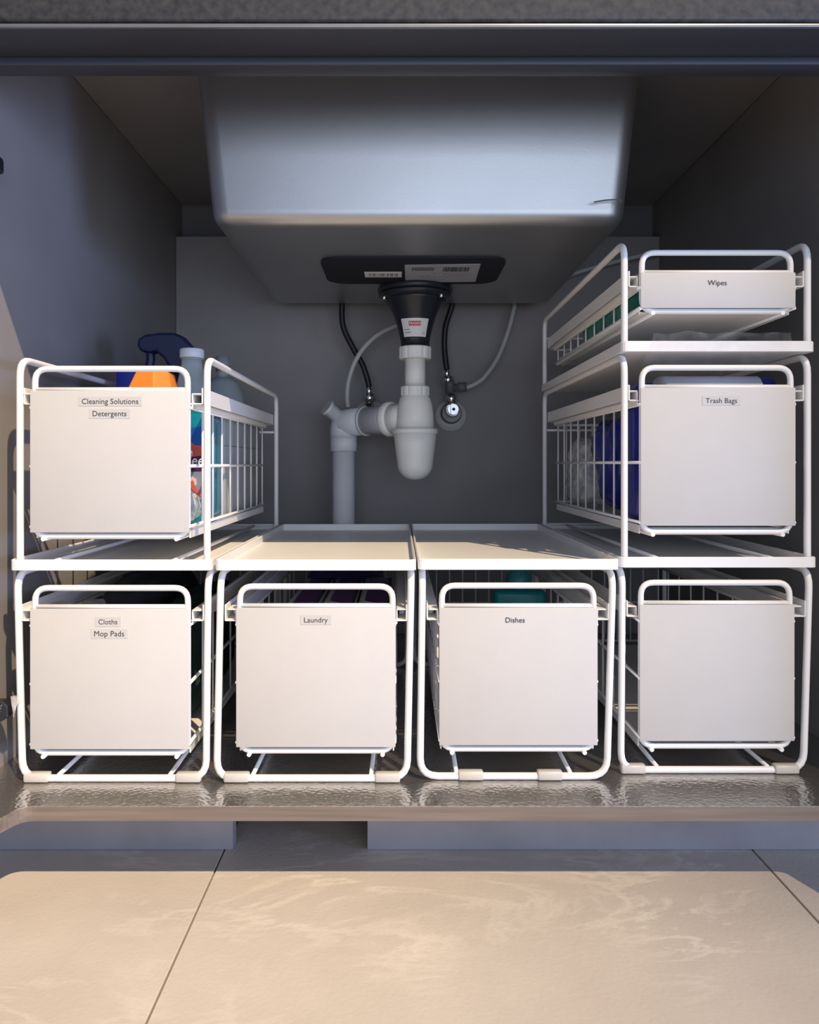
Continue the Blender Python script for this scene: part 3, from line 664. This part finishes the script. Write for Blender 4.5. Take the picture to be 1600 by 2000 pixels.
# pale translucent bottle behind
pbz = W(430, 738, 1.1).z - zf
pb = thing('refill_bottle', 'pale translucent bottle at the right back of the cleaning drawer', 'bottle', (-0.253, 0.350, zf), GR)
MB().lathe([(0.026, 0), (0.031, 0.003), (0.031, pbz - 0.04), (0.029, pbz - 0.022), (0.022, pbz - 0.008), (0.013, pbz)], n=28).build('body', PALEB, pb)
MB().lathe([(0.008, pbz - 0.002), (0.008, pbz + 0.012)], n=20).build('neck', PALEB, pb)
MB().lathe([(0.010, pbz + 0.010), (0.010, pbz + 0.030)], n=20).build('cap', mat('frosted_cap', (0.5, 0.53, 0.56), 0.35, trans=0.5, var=0.04, vscale=40), pb)
# printed teal bottle seen through the side wires
TEAL = mat('teal_liquid', (0.0, 0.20, 0.28), 0.25, var=0.12, vscale=30, coat=0.4)
tb = thing('cleaner_bottle', 'teal printed cleaner bottle behind the side wires of the cleaning drawer', 'bottle', (-0.229, 0.128, zf), GR)
hb = W(390, 802, 0.85).z - zf
MB().bbox(-0.0185, 0.0185, -0.033, 0.040, 0.0, hb, 0.008, 3).build('body', TEAL, tb)
fr = thing  # front print
def decal(pts2, name, m, y=-0.0336):   # (px,py) outline on the bottle face plane
    vv = [W(px, py, 0.845) - tb.location for px, py in pts2]
    return MB().prism([(v.x, v.z) for v in vv], y, y + 0.0005, 'y').build(name, m, tb)
decal([(355, 838), (402, 832), (402, 872), (392, 872), (380, 868), (355, 866)], 'blue_print', mat('blue_print', (0.01, 0.09, 0.36), 0.3, var=0.2, vscale=60))
decal([(355, 866), (376, 864), (382, 870), (404, 870), (405, 898), (355, 900)], 'red_print', mat('coral_print', (0.55, 0.10, 0.08), 0.35, var=0.15, vscale=60), -0.0339)
decal([(355, 896), (405, 888), (405, 920), (355, 922)], 'dark_print', mat('dark_red_print', (0.05, 0.02, 0.07), 0.35, var=0.2, vscale=60), -0.0342)
decal([(355, 921), (404, 920), (404, 976), (355, 976)], 'grey_print', mat('grey_print', (0.20, 0.24, 0.30), 0.35, var=0.2, vscale=40), -0.0339)
decal([(366, 934), (376, 930), (384, 936), (385, 946), (376, 954), (366, 952)], 'white_spot_print', mat('pinkish_white_print', (0.72, 0.50, 0.46), 0.4, var=0.1, vscale=60), -0.0344)
decal([(370, 940), (378, 938), (382, 950), (396, 966), (393, 970), (378, 958), (370, 950)], 'red_brush_print', mat('brush_red_print', (0.55, 0.11, 0.08), 0.4, var=0.1, vscale=60), -0.0347)
WPR = mat('white_print', (0.8, 0.8, 0.8), 0.4, var=0.02, vscale=60)
def dtext(s, px, py, wpx):
    c = W(px, py, 0.845) - tb.location; l = text_obj('lettering', s, wpx * 0.845 / 1500, WPR, tb, (c.x, -0.0350, c.z), up=(0.12, 0, 1.15), bold=0.01); return l
dtext('e', 373, 883, 9); dtext('leen', 391, 899, 40)
# grey carton along the side
gb = thing('grey_carton', 'plain grey carton lying along the side wires behind the teal bottle', 'carton', (-0.225, 0.295, zf))
MB().bbox(0.0035, 0.0135, -0.118, 0.118, 0.0, 0.128, 0.0012, 2).build('box', mat('grey_card', (0.36, 0.38, 0.38), 0.65, var=0.05, vscale=20), gb)
MB().bbox(0.0130, 0.0139, -0.117, 0.117, 0.088, 0.0892, 0.0003, 1).build('flap_seam', mat('dark_card_line', (0.2, 0.21, 0.21), 0.7, var=0.05, vscale=20), gb)  # darker grey line along the carton side
tag(lumpy(-0.262, -0.2095, 0.03, 0.088, zf + 0.0005, zf + 0.042, 0.004, 70, 3, 16, 0.7, 1.0, 1.2).build('plastic_bag', CRUMPLE), 'small crumpled clear bag at the front corner of the cleaning drawer', 'bag')

# --- cloths drawer
zl = 0.0265 + 0.0075
GC = 'cloths in the lower left drawer'
def cloth(label, box, col, seed, amp=0.006, r=0.45):
    m = mat('cloth_%d' % seed, col, 0.95, bump=0.5, bscale=500, var=0.25, vscale=30)
    tag(lumpy(*box, amp, 26, seed, 18, r, 1.0, 0.8).build('folded_cloth', m), label, 'cloth', GC)
cloth('charcoal mop pad heaped at the left of the cloths drawer', (-0.350, -0.270, 0.06, 0.36, zl, 0.185), (0.035, 0.035, 0.045), 11, 0.010, 0.6)
cloth('dark green cloth at the right of the cloths drawer', (-0.262, -0.214, 0.05, 0.30, zl, 0.165), (0.01, 0.035, 0.03), 12)
cloth('purple cloth in the middle of the cloths drawer', (-0.300, -0.245, 0.025, 0.058, zl, 0.168), (0.12, 0.02, 0.11), 13, 0.004)
cloth('grey cloth with a pale corner at the front of the cloths drawer', (-0.330, -0.298, 0.02, 0.055, zl, 0.176), (0.22, 0.22, 0.22), 14, 0.004)
# --- laundry packets
PUR = mat('purple_print', (0.10, 0.02, 0.16), 0.4, var=0.15, vscale=40)
PKT = mat('packet_white', (0.50, 0.50, 0.52), 0.45, var=0.05, vscale=40)
for k, (xa, lab) in enumerate(((-0.124, 'purple and white laundry packet nearest the left of its drawer'), (-0.0845, 'purple and white laundry packet in the middle of its drawer'), (-0.0455, 'purple and white laundry packet at the right of its drawer'))):
    p = thing('laundry_packet', lab, 'packet', (xa + 0.018, 0.17, 0.0365), 'laundry packets')
    MB().bbox(-0.018, 0.018, -0.11, 0.11, 0, 0.1225, 0.003, 2).build('carton', PKT, p)
    pts = [(-0.011, -0.095 if k == 0 else -0.06), (0.017, -0.108 if k == 0 else -0.095), (0.017, 0.108), (-0.011, 0.108)]
    MB().prism(pts, 0.1225, 0.1229).build('purple_print', PUR, p)
    MB().prism([(0.0135, -0.108), (0.0175, -0.108), (0.0175, 0.108), (0.0135, 0.108)], 0.1229, 0.1232).build('dark_seam', INK, p)
tag(lumpy(-0.135, -0.02, 0.28, 0.40, 0.0365, 0.185, 0.008, 30, 21, 14, 0.6).build('detergent_pouch', mat('navy_pouch', (0.03, 0.03, 0.09), 0.35, var=0.3, vscale=30)), 'dark blue soft pouch behind the laundry packets', 'pouch')
# --- dish soap
TQ = mat('turquoise_plastic', (0.0, 0.22, 0.24), 0.3, var=0.05, vscale=40)
ds = thing('dish_soap_bottle', 'turquoise dish soap bottle in the Dishes drawer', 'bottle', (0.152, 0.23, 0.0365))
zsd = W(1016, 1153, 0.965).z - 0.0365
MB().bbox(-0.033, 0.033, -0.02, 0.02, 0, zsd, 0.006, 3).build('body', TQ, ds)
MB().lathe([(0.012, zsd - 0.001), (0.012, zsd + 0.006)], n=24).build('neck', TQ, ds)
MB().lathe([(0.0155, zsd + 0.0055), (0.016, zsd + 0.0065), (0.0155, zsd + 0.018), (0.011, zsd + 0.021), (0.010, zsd + 0.026)], n=24).build('cap', mat('teal_cap', (0.03, 0.20, 0.24), 0.4, var=0.05, vscale=40), ds)
# --- trash bags
zd6 = zt2 + 0.0310 + 0.0072
TBL = mat('blue_bag_film', (0.008, 0.014, 0.24), 0.25, bump=0.5, bscale=60, var=0.4, vscale=25)
rp = thing('trash_bag_pack', 'pack of blue trash bags with a pale paper band in clear wrap', 'pack', (0.3195, 0.066, zd6))
zt_ = W(1400, 730, 0.785).z - zd6
def rollx(x0, x1, ry, rz, m, name, zc_):
    vs_ = []; fs = []; N = 28; xs = [x0, x0 + 0.004, x1 - 0.004, x1]; ks = [0.86, 1, 1, 0.86]
    for x, k in zip(xs, ks):
        for i in range(N):
            a = 2 * math.pi * i / N; c_, s_ = math.cos(a), math.sin(a)
            vs_.append((x, ry * k * math.copysign(abs(c_) ** 0.6, c_), zc_ + rz * k * math.copysign(abs(s_) ** 0.6, s_)))
    for j in range(3):
        for i in range(N): fs.append((j * N + i, j * N + (i + 1) % N, (j + 1) * N + (i + 1) % N, (j + 1) * N + i))
    fs += [list(range(N))[::-1], list(range(3 * N, 4 * N))]
    q = MB(); q.add(vs_, fs, True); return q.build(name, m, rp)
rollx(-0.032, 0.072, 0.036, zt_ / 2, TBL, 'bag_roll', zt_ / 2)
rollx(-0.073, -0.050, 0.028, zt_ / 2 - 0.003, TBL, 'bag_roll', zt_ / 2 - 0.003)
rollx(-0.048, 0.058, 0.0368, zt_ / 2 + 0.0006, mat('pale_blue_paper', (0.42, 0.46, 0.54), 0.6, var=0.04, vscale=30), 'paper_band', zt_ / 2)
tag(lumpy(0.2445, 0.330, 0.145, 0.305, zd6, zd6 + 0.125, 0.008, 28, 31, 22, 0.55, 0.60, 1.0).build('trash_bag', TBL), 'crumpled dark blue bag behind the left side wires of the trash bag drawer', 'bag')
tag(lumpy(0.2450, 0.320, 0.302, 0.412, zd6, zd6 + 0.105, 0.006, 45, 33, 22, 0.5, 1.05, 1.0).build('plastic_bag', CRUMPLE), 'crumpled clear bag at the back of the trash bag drawer', 'bag')
# loose clear film over the lip of the tray above
def film(label, fn, nu, nv, m, name='plastic_film'):
    vs_ = [fn(i / nu, j / nv) for j in range(nv + 1) for i in range(nu + 1)]
    fs = [(j * (nu + 1) + i, j * (nu + 1) + i + 1, (j + 1) * (nu + 1) + i + 1, (j + 1) * (nu + 1) + i) for j in range(nv) for i in range(nu)]
    q = MB(); q.add(vs_, fs, True); return tag(q.build(name, m), label, 'film')
def ff(u_, v_):
    x = 0.246 + u_ * (0.148 - 0.012 * v_) + 0.006 * v_; z = 0.412 + v_ * 0.030
    y = 0.0115 + 0.022 * (1 - v_) ** 2 + 0.0022 * noise.noise(Vector((u_ * 9, v_ * 5, 2))) - 0.001
    z += 0.0025 * v_ * noise.noise(Vector((u_ * 6, 0, 9)))
    return (x, min(y, 0.015) if z > 0.421 else y, z)
film('loose clear film hanging over the tray lip above Trash Bags', ff, 40, 14, FILM)
# --- wipes
zw = zt3 + 0.0365 + 0.0042
GRN = mat('green_wipes_pack', (0.0, 0.16, 0.12), 0.3, bump=0.3, bscale=60, var=0.25, vscale=30)
GW = 'packs in the wipes drawer'
tag(lumpy(0.2440, 0.392, 0.030, 0.300, zw, zw + 0.035, 0.0006, 40, 41, 24, 0.22).build('wipes_pack', GRN), 'green pack of wipes behind the Wipes drawer front', 'pack', GW)
wt = thing('wipes_pack', 'white pack of wipes lying on the green pack', 'pack', (0.317, 0.165, zw + 0.0345), GW)
lumpy(-0.068, 0.066, -0.095, 0.095, 0.0, 0.022, 0.002, 40, 43, 18, 0.4).build('body', mat('white_wipes_pack', (0.66, 0.66, 0.62), 0.4, bump=0.2, bscale=60, var=0.05, vscale=30), wt)
MB().bbox(-0.03, 0.03, -0.04, 0.04, 0.0205, 0.0235, 0.001, 2).build('lid', PAPERG, wt)

# --- bits at the far left
bs = thing('black_strap', 'black plastic strap poking in beside the lower left rack', 'strap', (-0.398, 0.012, 0.08))
q = [W(-14, 1366, 0.765), W(14, 1364, 0.765), W(24, 1374, 0.765), W(25, 1394, 0.765), W(14, 1402, 0.765), W(-14, 1418, 0.765)]
s_ = MB().prism([(v.x + 0.398, v.z - 0.08) for v in q], -0.006, 0.006, 'y').build('strap', BLACKP, bs)
bv = s_.modifiers.new('bevel', 'BEVEL'); bv.width = 0.0015; bv.segments = 2
for k in range(4):
    a = W(-12, 1390 + k * 5, 0.757) - bs.location; b = W(6 - k * 2, 1376 + k * 6, 0.757) - bs.location
    MB().tube([(a.x, -0.0062, a.z), (b.x, -0.0062, b.z)], 0.0007, n=6).build('rib', mat('strap_rib', (0.09, 0.085, 0.09), 0.3, var=0.1, vscale=60), bs)
def f2(u_, v_):
    a = W(27, 1356, 0.752) * (1 - u_) + W(56, 1350, 0.757) * u_; b = W(33, 1398, 0.752) * (1 - u_) + W(44, 1370, 0.757) * u_
    p = a * (1 - v_) + b * v_; p.y = -0.0045 + 0.001 * noise.noise(Vector((u_ * 5, v_ * 5, 4))); return tuple(p)
film('scrap of clear tape stuck to the left post of the lower left rack', f2, 8, 8, CRUMPLE, 'tape_scrap')
